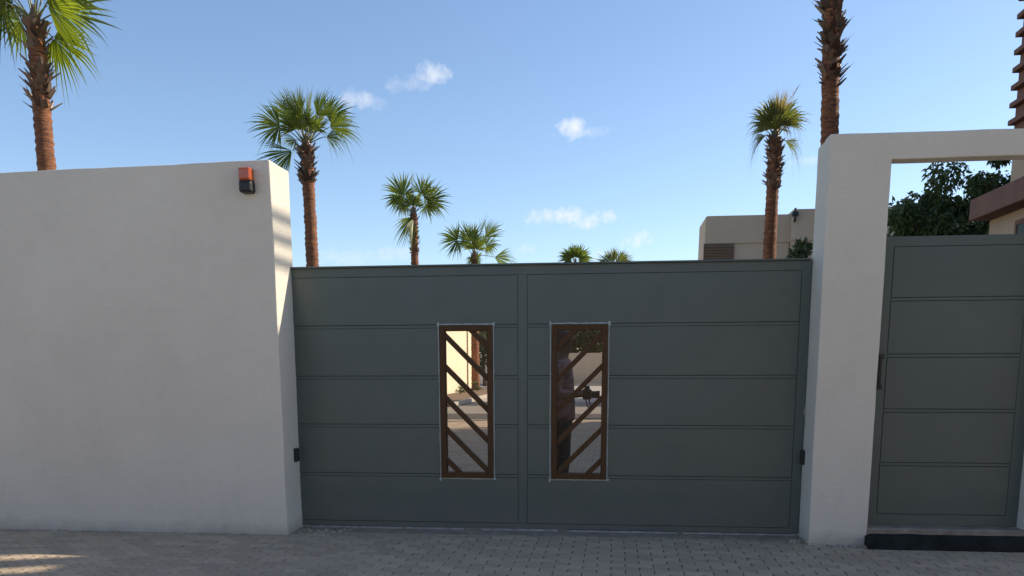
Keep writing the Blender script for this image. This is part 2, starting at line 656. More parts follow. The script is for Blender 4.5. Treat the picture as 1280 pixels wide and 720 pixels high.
def rough_block(name, segs, mat, parent=None, amp=0.004, step=0.12, bevel=0.02, seed=0.0, poly=None):
    """a rendered wall block (box, or polygon in x,z extruded in y), subdivided, edges softened, surface a little uneven"""
    import bmesh
    bm = bmesh.new()
    mb = MB()
    if poly:
        mb.prism(poly, segs[2], segs[3], 'y')
    else:
        mb.box(*segs, bevel)
    me = mb.mesh(name, mat)
    bm.from_mesh(me)
    bmesh.ops.remove_doubles(bm, verts=bm.verts, dist=1e-5)
    if poly:
        bmesh.ops.bevel(bm, geom=bm.edges[:], offset=bevel, segments=2, profile=.5, affect='EDGES')
    for axis in range(3):
        lo, hi = segs[axis * 2], segs[axis * 2 + 1]
        n = int((hi - lo) / step)
        for k in range(1, n):
            c = [0, 0, 0]
            c[axis] = lo + (hi - lo) * k / n
            nn = [0, 0, 0]
            nn[axis] = 1
            bmesh.ops.bisect_plane(bm, geom=bm.verts[:] + bm.edges[:] + bm.faces[:], plane_co=c, plane_no=nn)
    for e in bm.edges:
        if len(e.link_faces) == 2 and e.calc_face_angle(0) > 0.3:
            e.smooth = False
    for v in bm.verts:
        p = v.co.copy()
        q = p * 2.3 + Vector((seed, seed * 1.7, 0))
        d = noise.noise_vector(q) * amp + noise.noise_vector(q * 4.1) * amp * 0.5
        if p.z < segs[4] + 0.02:
            d.z = 0
        v.co += d
    bmesh.ops.recalc_face_normals(bm, faces=bm.faces)
    for f in bm.faces:
        f.smooth = True
    bm.to_mesh(me)
    bm.free()
    o = bpy.data.objects.new(name, me)
    COL.objects.link(o)
    if parent:
        o.parent = parent
    return o


# ------------------------------------------------------------------ ground
g = MB()
g.box(-400, 400, -300, 500, -0.50, -0.012)
street = structure(g.build('ground', 'street'))
# street pavement in front of the gate: sand bed plus pavers
PX0, PX1, PY0, PY1 = -9.0, 7.0, -4.2, -0.14
g = MB()
g.box(PX0 - .02, PX1 + .02, PY0 - .02, 0.0, -0.011, -0.006)
pavement = structure(g.build('pavement', 'sand'))
PL, PW = 0.2, 0.1


def zig(x):
    """trapezoid wave of the paver's long edge, period 0.1"""
    t = (x / 0.1) % 1.0
    a = 0.015
    pts = [(0, 0), (.2, a), (.3, a), (.7, -a), (.8, -a), (1.0, 0)]
    for (u0, w0), (u1, w1) in zip(pts, pts[1:]):
        if t <= u1 + 1e-9:
            return w0 + (w1 - w0) * (t - u0) / (u1 - u0)
    return 0.0


def paver_outline(gap):
    xs = [0, .02, .03, .07, .08, .1, .12, .13, .17, .18, .2]
    lo, hi = [], []
    for x in xs:
        xx = min(max(x, gap), PL - gap)
        lo.append((xx - PL / 2, zig(x) + gap - PW / 2))
        hi.append((xx - PL / 2, zig(x) + PW / 2 - gap))
    return lo + hi[::-1]


def paver_geo():
    base = paver_outline(0.0032)
    top = paver_outline(0.0066)
    n = len(base)
    v = [(x, y, -0.009) for x, y in base] + [(x, y, -0.0035) for x, y in base] + [(x, y, 0.0) for x, y in top]
    F = []
    for i in range(n):
        j = (i + 1) % n
        F.append((i, j, n + j, n + i))
        F.append((n + i, n + j, 2 * n + j, 2 * n + i))
    F.append(tuple(2 * n + i for i in range(n)))
    return v, F


PV, PF = paver_geo()
spots = []
row = 0
y = PY1 - PW / 2
while y > PY0:
    off = PL / 2 if row % 2 else 0.0
    x = PX0 + off
    while x < PX1:
        spots.append((x, y))
        x += PL
    y -= PW
    row += 1
inview = []
for i, (x, yy) in enumerate(spots):
    q = project((x, yy, 0))
    if q and -8 < q[0] < 1288 and q[1] < 732 and not (x < -2.7 and yy > -0.36) and not (x > 1.5 and yy > -.42):
        inview.append((q[2], i))
inview.sort()
chosen = set(i for _, i in inview[:300])
pm = MB()
pm.add(PV, PF)
pmesh = pm.mesh('paver', 'paver')
fld = MB()
tones = []
for i, (x, yy) in enumerate(spots):
    if (x < -2.80 and yy > -0.30) or (x > 1.60 and yy > -0.30):
        continue
    dz = random.uniform(-0.0022, 0.0016)
    rz = random.gauss(0, 0.010)
    tx, ty = random.gauss(0, 0.009), random.gauss(0, 0.009)
    if i in chosen:
        o = bpy.data.objects.new('paver', pmesh)
        COL.objects.link(o)
        o.parent = pavement
        o.location = (x, yy, dz)
        o.rotation_euler = (tx, ty, rz)
    else:
        c, s = math.cos(rz), math.sin(rz)
        fld.add([(x + a * c - b * s, yy + a * s + b * c, h + dz + b * tx - a * ty) for a, b, h in PV], PF)
        tones += [random.random()] * len(PF)
fo = fld.build('paver_field', 'paver_field', pavement)
at_ = fo.data.attributes.new('tone', 'FLOAT', 'FACE')
at_.data.foreach_set('value', tones)
stuff(fo)

# yard paving behind the gate (seen through the grilles)
g = MB()
g.box(-7.0, 6.0, 0.0, 18.0, -0.011, -0.006)
yard = structure(g.build('yard_paving', 'sand'))
fld = MB()
tones = []
row, y = 0, 2.6
while y < 15:
    x = -4.6 + (0.1 if row % 2 else 0)
    while x < 1.6:
        h = random.uniform(-0.0020, 0.0015)
        fld.box(x + .004, x + .196, y + .004, y + .096, -0.009, h)
        tones += [random.random()] * 6
        x += 0.2
    y += 0.1
    row += 1
fo = fld.build('paver_field', 'paver_field', yard)
at_ = fo.data.attributes.new('tone', 'FLOAT', 'FACE')
at_.data.foreach_set('value', tones)
stuff(fo)

# ------------------------------------------------------------------ walls
YF = -0.359
lw = rough_block('boundary_wall', (-16.0, -2.727, YF, 0.055, -0.01, 3.02), 'wall', amp=0.006, step=0.16, bevel=0.012, seed=3.1,
                 poly=[(-16.0, -.01), (-2.727, -.01), (-2.727, 3.020), (-5.2, 2.988), (-16.0, 2.98)])
tag(lw, 'long pale plastered boundary wall with sunlit end face, carrying the amber beacon', 'wall')

portal = empty('door_portal', (1.77, -0.15, 0))
tag(portal, 'grey plastered portal of pillar and lintel framing the pedestrian door', 'wall')


def child_world(o, parent):
    o.parent = parent
    o.matrix_parent_inverse = parent.matrix_world.inverted() if parent.matrix_world != Matrix.Identity(4) else Matrix.Translation(-parent.location)


def put(o, parent):
    """parent while keeping the world position of a part built in world coordinates"""
    o.parent = parent
    o.matrix_parent_inverse = Matrix.Translation(-parent.location)
    return o


put(rough_block('front_frame', (1.546, 4.0, YF, -0.195, -0.01, 3.074), 'pillar', amp=0.004, step=0.13, bevel=0.009, seed=8.0,
                poly=[(1.546, -.01), (1.990, -.01), (1.990, 2.885), (3.172, 2.885), (3.172, -.01), (4.0, -.01), (4.0, 3.066), (1.546, 3.074)]), portal)
put(rough_block('pillar_back', (1.548, 1.988, -0.21, 0.045, -0.01, 3.070), 'pillar', amp=0.004, step=0.13, bevel=0.009, seed=8.0), portal)
put(rough_block('pillar_back', (3.174, 3.99, -0.21, 0.045, -0.01, 2.95), 'pillar', amp=0.004, step=0.15, bevel=0.009, seed=8.0), portal)
rw = rough_block('boundary_wall', (4.0, 16.0, YF - .004, 0.05, -0.01, 3.045), 'wall', amp=0.006, step=0.2, bevel=0.018, seed=9.1)
tag(rw, 'pale plastered boundary wall running on beyond the pedestrian door', 'wall')

# ------------------------------------------------------------------ sliding gate
GX0, GX1, GZ0, GZ1 = -2.735, 1.541, 0.022, 2.222
gate = empty('sliding_gate', (-0.6, 0.03, 0))
tag(gate, 'wide grey-green metal driveway gate with two brown window grilles', 'gate')
ROWS = [2.146, 1.735, 1.312, 0.902, 0.478, 0.068]
LX0, LX1, RX0, RX1 = -2.735, -0.797, -0.722, 1.468
WINS = [(-1.462, -1.010), (-0.519, -0.053)]
WZ0, WZ1 = 0.460, 1.744
g = MB()
Y0, Y1 = 0.0025, 0.050
g.box(GX0, GX1, Y0, Y1, ROWS[0], GZ1, .003)                       # top rail
g.box(GX0, GX1, Y0, Y1, GZ0, ROWS[5], .003)                       # bottom rail
g.box(RX1, GX1, Y0 + .0006, Y1 - .0006, ROWS[5] - .001, ROWS[0] + .001)
g.box(LX1, RX0, Y0 + .0006, Y1 - .0006, ROWS[5] - .001, ROWS[0] + .001)
put(g.build('frame', 'gate'), gate)
g = MB()
g.box(GX0 + .01, GX1 - .01, -0.022, 0.052, GZ1, GZ1 + 0.014, .003)
put(g.build('cap_rail', 'gate'), gate)
RH = 0.024                                                        # rail between two rows of panels
for side, (a, b) in enumerate(((LX0, LX1), (RX0, RX1))):
    w0, w1 = WINS[side]
    for k in range(5):
        z1 = ROWS[k] - (RH / 2 if k else 0) - .0018
        z0 = ROWS[k + 1] + (RH / 2 if k < 4 else 0) + .0030
        spans = [(a + .0030, b - .0030)] if k in (0, 4) else [(a + .0035, w0 + .012), (w1 - .012, b - .0035)]
        for (s0, s1) in spans:
            g = MB()
            g.box(s0, s1, 0.0, 0.012, z0, z1, .002)
            put(g.build('panel', 'gate'), gate)
    for k in range(1, 5):
        g = MB()
        spans = [(a + .001, w0 + .010), (w1 - .010, b - .001)]
        for (s0, s1) in spans:
            g = MB()
            g.box(s0, s1, 0.0032, 0.013, ROWS[k] - RH / 2, ROWS[k] + RH / 2, .0015)
            put(g.build('rail', 'gate'), gate)
    # backing sheet in four strips, leaving the window open
    g = MB()
    g.box(a, w0 + .02, 0.016, 0.040, ROWS[5], ROWS[0])
    g.box(w1 - .02, b, 0.016, 0.040, ROWS[5], ROWS[0])
    g.box(w0 + .02, w1 - .02, 0.016, 0.040, ROWS[5], WZ0 + .02)
    g.box(w0 + .02, w1 - .02, 0.016, 0.040, WZ1 - .02, ROWS[0])
    put(g.build('backing_sheet', 'joint'), gate)
    # brown grille
    FW = 0.048
    g = MB()
    fy0, fy1 = -0.020, 0.060
    g.box(w0, w0 + FW, fy0, fy1, WZ0, WZ1, .003)
    g.box(w1 - FW, w1, fy0, fy1, WZ0, WZ1, .003)
    g.box(w0 + FW - .001, w1 - FW + .001, fy0 + .001, fy1 - .001, WZ0 + .0005, WZ0 + FW, .003)
    g.box(w0 + FW - .001, w1 - FW + .001, fy0 + .001, fy1 - .001, WZ1 - FW, WZ1 - .0005, .003)
    grille = put(g.build('window_grille', 'brown'), gate)
    ia, ib, iz0, iz1 = w0 + FW - .004, w1 - FW + .004, WZ0 + FW - .004, WZ1 - FW + .004
    width = ib - ia
    for k in range(-1, 5):
        zc = iz1 - 0.035 - k * 0.262          # height at which the slat meets the outer jamb
        hw = 0.029                            # half height of the slat measured along the jamb
        # slat as a clipped 45 degree band
        poly = []
        A = [(0, zc + hw), (width, zc + hw - width), (width, zc - hw - width), (0, zc - hw)]

        def clip(poly, zlim, keep_above):
            out = []
            for i in range(len(poly)):
                p, q = poly[i], poly[(i + 1) % len(poly)]
                ip = p[1] >= zlim if keep_above else p[1] <= zlim
                iq = q[1] >= zlim if keep_above else q[1] <= zlim
                if ip:
                    out.append(p)
                if ip != iq:
                    t = (zlim - p[1]) / (q[1] - p[1])
                    out.append((p[0] + (q[0] - p[0]) * t, zlim))
            return out
        A = clip(A, iz0, True)
        if len(A) > 2:
            A = clip(A, iz1, False)
        if len(A) < 3:
            continue
        pts = [(ia + u, z) if side == 0 else (ib - u, z) for u, z in A]
        s = MB()
        s.prism(pts, -0.010 + .0004 * k, 0.030, 'y')
        so = s.build('slat', 'brown')
        so.parent = grille
    g = MB()
    g.box(ia, ib, 0.034, 0.039, iz0, iz1)
    go = g.build('glass_pane', 'glass')
    go.parent = grille
    # masking tape left round the frame
    t = 0.0125
    for (x0, x1, z0, z1) in ((w0 - .020, w1 + .018, WZ1 + .001, WZ1 + t), (w0 - .010, w1 + .022, WZ0 - t, WZ0 - .001),
                             (w0 - t, w0 - .001, WZ0 - .028, WZ1 + .016), (w1 + .001, w1 + t, WZ0 - .014, WZ1 + .020)):
        g = MB()
        n = 14
        vv, ff = [], []
        horiz = (x1 - x0) > (z1 - z0)
        yb = -0.0012 if horiz else -0.0022
        for i in range(n + 1):
            f_ = i / n
            j1, j2 = random.uniform(-.0016, .0016), random.uniform(-.0016, .0016)
            if horiz:
                xx = x0 + (x1 - x0) * f_
                vv += [(xx, yb, z0 + j1), (xx, yb, z1 + j2), (xx, yb + .0008, z1 + j2), (xx, yb + .0008, z0 + j1)]
            else:
                zz = z0 + (z1 - z0) * f_
                vv += [(x0 + j1, yb, zz), (x1 + j2, yb, zz), (x1 + j2, yb + .0008, zz), (x0 + j1, yb + .0008, zz)]
        for i in range(n):
            for k in range(4):
                ff.append((i * 4 + k, i * 4 + (k + 1) % 4, i * 4 + 4 + (k + 1) % 4, i * 4 + 4 + k))
        ff += [(0, 1, 2, 3), (n * 4 + 3, n * 4 + 2, n * 4 + 1, n * 4)]
        g.add(vv, ff)
        put(g.build('masking_tape', 'tape'), gate)
    # torn tape ends folded at the corners
    for cx_, cz_ in ((w0 - .010, WZ1 + .006), (w1 + .010, WZ1 + .002), (w0 - .010, WZ0 - .010), (w1 + .012, WZ0 - .004)):
        g = MB()
        w_, h_ = random.uniform(.007, .011), random.uniform(.012, .022)
        g.prism([(cx_ - w_, cz_ - h_), (cx_ + w_ * .9, cz_ - h_ * .8), (cx_ + w_, cz_ + h_ * .9), (cx_ - w_ * .8, cz_ + h_)],
                -0.0042, -0.0026, 'y')
        put(g.build('masking_tape', 'tape'), gate)

# pale floor track with a dark slot and the concrete apron
g = MB()
x = GX0 + .06
while x < GX1 - .05:
    L = random.uniform(.5, 1.1)
    x2 = min(x + L, GX1 - .03)
    g.box(x, x2, -0.006, 0.030, 0.004, 0.019 + random.uniform(-.003, 0.002))
    x = x2 + random.uniform(.03, .16)
track = g.build('gate_track', 'white_metal')
tag(track, 'worn pale steel floor track lying under the wide driveway gate', 'gate track')

import bmesh


def apron_mesh(name, x0, x1, y0, y1, zt, mat, amp, step=.035):
    bm = bmesh.new()
    nx, ny = max(2, int((x1 - x0) / step)), max(2, int((y1 - y0) / step))
    grid = []
    for i in range(nx + 1):
        col = []
        for j in range(ny + 1):
            x, yy = x0 + (x1 - x0) * i / nx, y0 + (y1 - y0) * j / ny
            n1 = noise.noise(Vector((x * 7, yy * 7, 1.3))) + .5 * noise.noise(Vector((x * 23, yy * 23, 4.3)))
            if j == 0:
                yy += n1 * .028
            z = zt(x, yy) + n1 * amp
            if j == 0:
                z = -0.004
            col.append(bm.verts.new((x, yy, z)))
        grid.append(col)
    for i in range(nx):
        for j in range(ny):
            bm.faces.new((grid[i][j], grid[i + 1][j], grid[i + 1][j + 1], grid[i][j + 1]))
    me = bpy.data.meshes.new(name)
    bm.to_mesh(me)
    bm.free()
    me.materials.append(M[mat])
    me.polygons.foreach_set('use_smooth', [True] * len(me.polygons))
    o = bpy.data.objects.new(name, me)
    COL.objects.link(o)
    return o


structure(apron_mesh('threshold_strip', -2.75, 1.56, -0.215, 0.10, lambda x, y: 0.004, 'concrete', .0035))


# mortar rubble at the wall feet
def stone(mb, c, r):
    vs_, ph = [], random.random() * 6
    n = 6
    for lv, (h, rr) in enumerate(((-.6, .85), (.15, 1.0), (.75, .55))):
        for k in range(n):
            a = 2 * math.pi * k / n + ph + lv * .3
            q = rr * random.uniform(.7, 1.15)
            vs_.append((c[0] + math.cos(a) * r * q, c[1] + math.sin(a) * r * q, c[2] + h * r * .8))
    F = [tuple(range(n - 1, -1, -1)), tuple(2 * n + k for k in range(n))]
    for lv in range(2):
        for k in range(n):
            F.append((lv * n + k, lv * n + (k + 1) % n, lv * n + n + (k + 1) % n, lv * n + n + k))
    mb.add(vs_, F)


g = MB()
for (x0, x1, yc, sp, n, rmax) in ((-2.80, -2.30, -.20, .11, 120, .016), (1.42, 1.60, -.25, .12, 70, .022),
                                  (1.58, 2.02, -.385, .035, 130, .017), (-6.0, -2.7, -.372, .014, 150, .012),
                                  (-2.3, 1.5, -.12, .07, 60, .009), (3.14, 3.32, -.33, .06, 40, .016)):
    for i in range(n):
        r = rmax * random.uniform(.25, 1.0) ** 1.5
        stone(g, (random.uniform(x0, x1), yc + random.gauss(0, sp * .6), r * .35), r)
stuff(g.build('mortar_rubble', 'rubble'))

# ------------------------------------------------------------------ pedestrian door
door = empty('pedestrian_door', (2.58, -0.17, 0.13))
tag(door, 'narrow grey-green metal pedestrian door of five stacked panels under the lintel', 'door')
DX0, DX1, DZ0, DZ1 = 1.985, 3.176, 0.135, 2.368
DY = -0.165
g = MB()
g.box(DX0, 2.105, DY + .002, DY + .05, DZ0, DZ1, .002)
g.box(3.085, DX1, DY + .002, DY + .05, DZ0, DZ1, .002)
g.box(2.10, 3.09, DY + .0026, DY + .0494, 2.293, DZ1 - .0005, .002)
g.box(2.10, 3.09, DY + .0026, DY + .0494, DZ0 + .0005, 0.228, .002)
put(g.build('frame', 'gate'), door)
DR = [2.293, 1.901, 1.474, 1.050, 0.629, 0.228]
for k in range(5):
    z1 = DR[k] - (.012 if k else 0) - .003
    z0 = DR[k + 1] + (.012 if k < 4 else 0) + .003
    g = MB()
    g.box(2.108, 3.082, DY, DY + .012, z0, z1, .002)
    put(g.build('panel', 'gate'), door)
    if k:
        g = MB()
        g.box(2.106, 3.084, DY + .003, DY + .013, DR[k] - .0115, DR[k] + .0115, .001)
        put(g.build('rail', 'gate'), door)
g = MB()
g.box(2.10, 3.09, DY + .016, DY + .040, 0.227, 2.294)
put(g.build('backing_sheet', 'joint'), door)
g = MB()
g.box(2.048, 2.070, DY - .010, DY + .004, 1.235, 1.470, .003)
g.box(2.044, 2.082, DY - .020, DY - .004, 1.452, 1.486, .003)
g.box(2.044, 2.078, DY - .020, DY - .004, 1.218, 1.248, .003)
put(g.build('lock_plate', 'black'), door)
# raised concrete step and black kerb below the door
step_o = apron_mesh('door_step', 1.990, 3.172, -0.36, -0.10, lambda x, y: 0.138, 'concrete', .007)
g = MB()
g.box(1.992, 3.170, -0.345, 0.02, 0.001, 0.126)
b_ = g.build('step_core', 'concrete', step_o)
tag(step_o, 'rough bare concrete step below the narrow pedestrian door', 'step')
g = MB()
prof = []
n = 36
vv, ff = [], []
for i in range(n + 1):
    f_ = i / n
    x = 1.972 + (3.75 - 1.972) * f_
    edge = 0.010 * (1 - min(1, f_ * 36)) ** 2
    j = noise.noise(Vector((x * 5, 0, 2))) * .006
    zt = .098 + j - edge * 1.2
    prof = [(-.475 - .004 * math.sin(x * 9), 0.0005), (-.472, .05), (-.468 + j * .3, zt - .006), (-.460, zt), (-.345, zt + .002), (-.345, 0.0005)]
    vv += [(x, a, b) for a, b in prof]
m_ = 6
for i in range(n):
    for k in range(m_):
        ff.append((i * m_ + k, i * m_ + (k + 1) % m_, (i + 1) * m_ + (k + 1) % m_, (i + 1) * m_ + k))
ff += [tuple(range(m_ - 1, -1, -1)), tuple(n * m_ + k for k in range(m_))]
g.add(vv, ff)
kerb = g.build('black_kerb', 'rubber', smooth=False)
tag(kerb, 'black painted kerb strip along the front of the concrete door step', 'kerb')

# ------------------------------------------------------------------ beacon and photocells
bx, bz = -2.912, 2.866
beacon = empty('warning_beacon', (bx, YF, bz - .09))
tag(beacon, 'small amber and black flashing beacon high on the pale boundary wall', 'beacon')


def rounded_rect(cx_, cz_, w, h, r, n=4):
    pts = []
    for (sx, sz, a0) in ((1, 1, 0), (-1, 1, 90), (-1, -1, 180), (1, -1, 270)):
        for k in range(n + 1):
            a = RAD(a0 + 90 * k / n)
            pts.append((cx_ + sx * (w / 2 - r) + r * math.cos(a), cz_ + sz * (h / 2 - r) + r * math.sin(a)))
    return pts


def lozenge(mb, cx_, cz_, w, h, r, y_back, y_front):
    """rounded block whose front edge is softened"""
    prs = []
    for (ins, yy) in ((0, y_back), (0, y_front + .022), (.004, y_front + .010), (.012, y_front + .002), (.022, y_front)):
        prs.append([(a, yy, b) for a, b in rounded_rect(cx_, cz_, w - 2 * ins, h - 2 * ins, max(.002, r - ins * .6))])
    n_ = len(prs[0])
    v = [p for ring in prs for p in ring]
    F = [tuple(range(n_))]
    for i in range(len(prs) - 1):
        for k in range(n_):
            F.append((i * n_ + k, i * n_ + (k + 1) % n_, (i + 1) * n_ + (k + 1) % n_, (i + 1) * n_ + k))
    F.append(tuple((len(prs) - 1) * n_ + k for k in range(n_)))
    mb.add(v, F)


g = MB()
lozenge(g, bx, bz + .040, .098, .100, .014, YF + .004, YF - .085)
put(g.build('amber_lens', 'amber', smooth=False), beacon)
g = MB()
lozenge(g, bx + .002, bz - .056, .104, .088, .018, YF + .004, YF - .088)
g.box(bx - .050, bx + .050, YF - .070, YF + .003, bz - .016, bz - .008)
put(g.build('housing', 'black'), beacon)
for k in range(4):
    g = MB()
    zz = bz + .004 + k * .022
    g.box(bx - .046, bx + .046, YF - .0868, YF - .0835, zz, zz + .003)
    put(g.build('lens_rib', 'amber'), beacon)
for (x, s, yc, zc, lab) in ((-2.727, 1, -.100, .655, 'small black gate photocell fixed on the end face of the beacon wall'),
                            (1.546, -1, -.045, .665, 'small black gate photocell fixed on the side of the portal pillar')):
    ph = empty('photocell', (x, yc, zc - .055))
    tag(ph, lab, 'photocell')
    g = MB()
    xa, xb = sorted((x - s * .006, x + s * .026))
    g.box(xa, xb, yc - .032, yc + .032, zc - .058, zc + .058, .006)
    put(g.build('housing', 'black'), ph)
    g = MB()
    g.tube([(x + s * .025, yc, zc + .02), (x + s * .0285, yc, zc + .02)], [.018, .016], 14)
    put(g.build('lens', 'darkglass'), ph)


# ------------------------------------------------------------------ palms
def frond_mesh(name, base, d, ref, petiole, R, spread, sag, mat, n=34, tip_droop=0.35, lift=.5):
    """one costapalmate fan: petiole rising then a fan of folded leaflets bent outwards, tips bending with their weight"""
    sag *= .5
    tip_droop *= .55
    d = d.normalized()
    mb = MB()
    dp = (d * (1 - lift) + Vector((0, 0, 1)) * lift).normalized() if lift else d
    pts, rad = [], []
    p = base.copy()
    for i in range(7):
        t = i / 6
        pts.append(p.copy())
        rad.append(.020 - .010 * t)
        p = p + dp.lerp(d, t * t * .8).normalized() * petiole / 6
    mb.tube(pts, rad, 5)
    d2 = d
    nrm2 = (ref - d2 * ref.dot(d2)).normalized()
    side2 = nrm2.cross(d2)
    hub = pts[-1]
    npet = len(mb.f)
    dphi = 2 * spread / n
    for i in range(n):
        phi = -spread + dphi * (i + .5) + random.gauss(0, dphi * .22)
        if random.random() < .05:
            continue
        a = abs(phi) / spread
        L = R * (1.0 - .22 * a * a) * random.uniform(.82, 1.10)
        ld = (d2 * math.cos(phi) + side2 * math.sin(phi) + nrm2 * (.10 + .28 * a * a)).normalized()
        perp = (nrm2.cross(ld)).normalized()
        up = ld.cross(perp) * -1
        hw_max = L * math.tan(dphi / 2) * .50 * 1.08 * random.uniform(.85, 1.05)
        tw = random.gauss(0, .25)
        dr = tip_droop * random.choice((.3, .6, .9, 1.2, 2.6))
        vs_ = []
        for t, wf in ((.03, .14), (.25, .60), (.50, 1.0), (.66, .66), (.83, .32), (1.0, .02)):
            c = hub + ld * L * t
            c = c + Vector((0, 0, -1)) * L * (sag * .30 * t * t + dr * max(0, t - .5) ** 2 * 2.2)
            w = hw_max * wf
            fold = w * .55
            pp = perp * math.cos(tw * t) + up * math.sin(tw * t)
            vs_ += [c - pp * w - up * fold, c + up * fold * .2, c + pp * w - up * fold]
        F = []
        for k in range(5):
            o = k * 3
            F += [(o, o + 1, o + 4, o + 3), (o + 1, o + 2, o + 5, o + 4)]
        mb.add(vs_, F)
    me = bpy.data.meshes.new(name)
    me.from_pydata(mb.v, [], mb.f)
    me.materials.append(M['petiole'] if mat != 'frond_dry' else M['boot'])
    me.materials.append(M[mat])
    me.polygons.foreach_set('material_index', [0 if i < npet else 1 for i in range(len(me.polygons))])
    me.update()
    return me


def palm(label, px, py_top, dist, fronds, r0=.20, r1=.17, boots=1.2, scale=1.0, mat='frond', boot_r=.10, seed=1, gap=0.0, boot_n=95, lean=0.0):
    """fan palm whose crown base shows at pixel (px, py_top), dist metres from the camera"""
    random.seed(seed)
    Y = CAM.y + dist
    top = on_y(px, py_top, Y)
    H = top.z
    X = top.x
    root = empty('fan_palm', (X, Y, 0))
    tag(root, label, 'palm tree')
    # trunk: rings stepping in and out
    mb = MB()
    pts, rad = [], []
    n = int(H / .075)
    lx, ly = random.gauss(0, .06), random.gauss(0, .06)
    for i in range(n + 1):
        t = i / n
        z = -0.05 + (H + .05) * t
        bend = math.sin(t * 3.1) * .5
        pts.append((lx * bend + lean * (1 - t), ly * bend, z))
        r = r0 + (r1 - r0) * t + .10 * max(0, .06 - t) * 4
        rad.append(r * (1 + (.05 if i % 2 else -.03) + random.uniform(-.035, .035)))
    mb.tube(pts, rad, 16)
    mb.v = [tuple(Vector(p) + noise.noise_vector(Vector(p) * 6) * .014 + noise.noise_vector(Vector(p) * 19) * .010) for p in mb.v]
    tr = mb.build('trunk', 'palm_trunk', root, smooth=True)
    # dry leaf bases below the crown
    mb = MB()
    for i in range(boot_n):
        t = random.random()
        z = H - gap - boots * t
        lo_ = lean * (1 - z / H)
        a = i * 2.3999 + random.gauss(0, .2)
        rr = r1 * 0.90
        out = Vector((math.cos(a), math.sin(a), 0))
        tan = Vector((-out.y, out.x, 0))
        ln = boot_r * random.uniform(1.3, 2.8)
        sp_ = random.uniform(.15, 1.25)
        dirv = (out * sp_ + Vector((0, 0, 1)) * random.uniform(.5, 1.0)).normalized()
        w = random.uniform(.035, .09)
        b0 = out * rr + Vector((lo_, 0, z))
        b1 = b0 + dirv * ln
        thick = out * .022
        tilt = tan * random.gauss(0, .05)
        mb.add([b0 - tan * w - thick, b0 + tan * w - thick, b0 + tan * w + thick, b0 - tan * w + thick,
                b1 - tan * w * .45 + tilt, b1 + tan * w * .4 + tilt, b1 + tan * w * .4 + thick * .5 + tilt, b1 - tan * w * .45 + thick * .5 + tilt],
               [(0, 1, 2, 3), (7, 6, 5, 4), (0, 4, 5, 1), (1, 5, 6, 2), (2, 6, 7, 3), (3, 7, 4, 0)])
        if random.random() < .45:      # frayed fibre
            f0 = b1 + tilt
            f1 = f0 + (dirv + out * random.uniform(-.2, .9) + tan * random.gauss(0, .5)).normalized() * random.uniform(.05, .16)
            mb.add([f0 - tan * .014, f0 + tan * .014, f1], [(0, 1, 2)])
    stuff(mb.build('leaf_bases', 'boot', root))
    # thickened heart from which the fronds leave
    mb = MB()
    mb.tube([(0, 0, H - .25), (0, 0, H), (0, 0, H + .22 * scale), (0, 0, H + .42 * scale)], [r1 * 1.02, r1 * .95, r1 * .6, .02], 10)
    mb.build('heart', 'boot', root, smooth=True)
    for fr in fronds:
        th, dep, roll, pet, R = fr[:5]
        opt = fr[5] if len(fr) > 5 else {}
        th, dep = RAD(th + random.gauss(0, 3)), RAD(dep)
        d = Vector((math.cos(th) * math.cos(dep), math.sin(dep), math.sin(th) * math.cos(dep)))
        upv = Vector((0, 0, 1)) if abs(d.z) < .85 else Vector((-d.x, -d.y, 0.3))
        nrm = (upv - d * upv.dot(d)).normalized()
        ref = Matrix.Rotation(RAD(roll), 3, d) @ nrm
        b0 = Vector((d.x * r1 * .5, d.y * r1 * .5, H + opt.get('dz', .10) * scale))
        me = frond_mesh('frond', b0, d, ref, pet * scale, R * scale, RAD(opt.get('spread', 104)), opt.get('sag', .35),
                        opt.get('mat', mat), opt.get('n', 30), opt.get('tip', .35), opt.get('lift', .42 if fr[0] > -20 else 0.0))
        o = bpy.data.objects.new('frond', me)
        COL.objects.link(o)
        o.parent = root
    return root


# each frond: angle seen from the gate (0 right, 90 up), lean towards/away, roll of the blade, petiole, blade radius
palm('thick fan palm behind the beacon wall, one huge yellow-green frond spreading wide', 44, 33, 18.0,
     [(-12, -25, -72, .45, 1.32, dict(spread=112, n=42, tip=.25, mat='frond_bright', dz=.15)), (-50, 15, -62, .40, .95, dict(sag=.5, tip=.8, mat='frond_bright')), (5, 30, -50, .5, 1.1),
      (150, -10, 50, .7, 1.0), (118, 15, 30, .9, 1.1), (135, -35, 40, .8, 1.05), (165, 20, 35, .7, 1.0), (188, -10, 60, .6, .9, dict(sag=.6, tip=.8)),
      (95, 0, 20, .9, 1.1), (70, 20, -30, .9, 1.1), (60, -25, -40, .8, 1.1), (40, 10, -40, .8, 1.1), (30, -40, -40, .7, 1.1),
      (205, 25, 40, .5, .9, dict(sag=.7)), (175, -45, 50, .5, .8, dict(sag=.5))],
     .205, .165, boots=1.65, seed=11, boot_n=100, boot_r=.11)
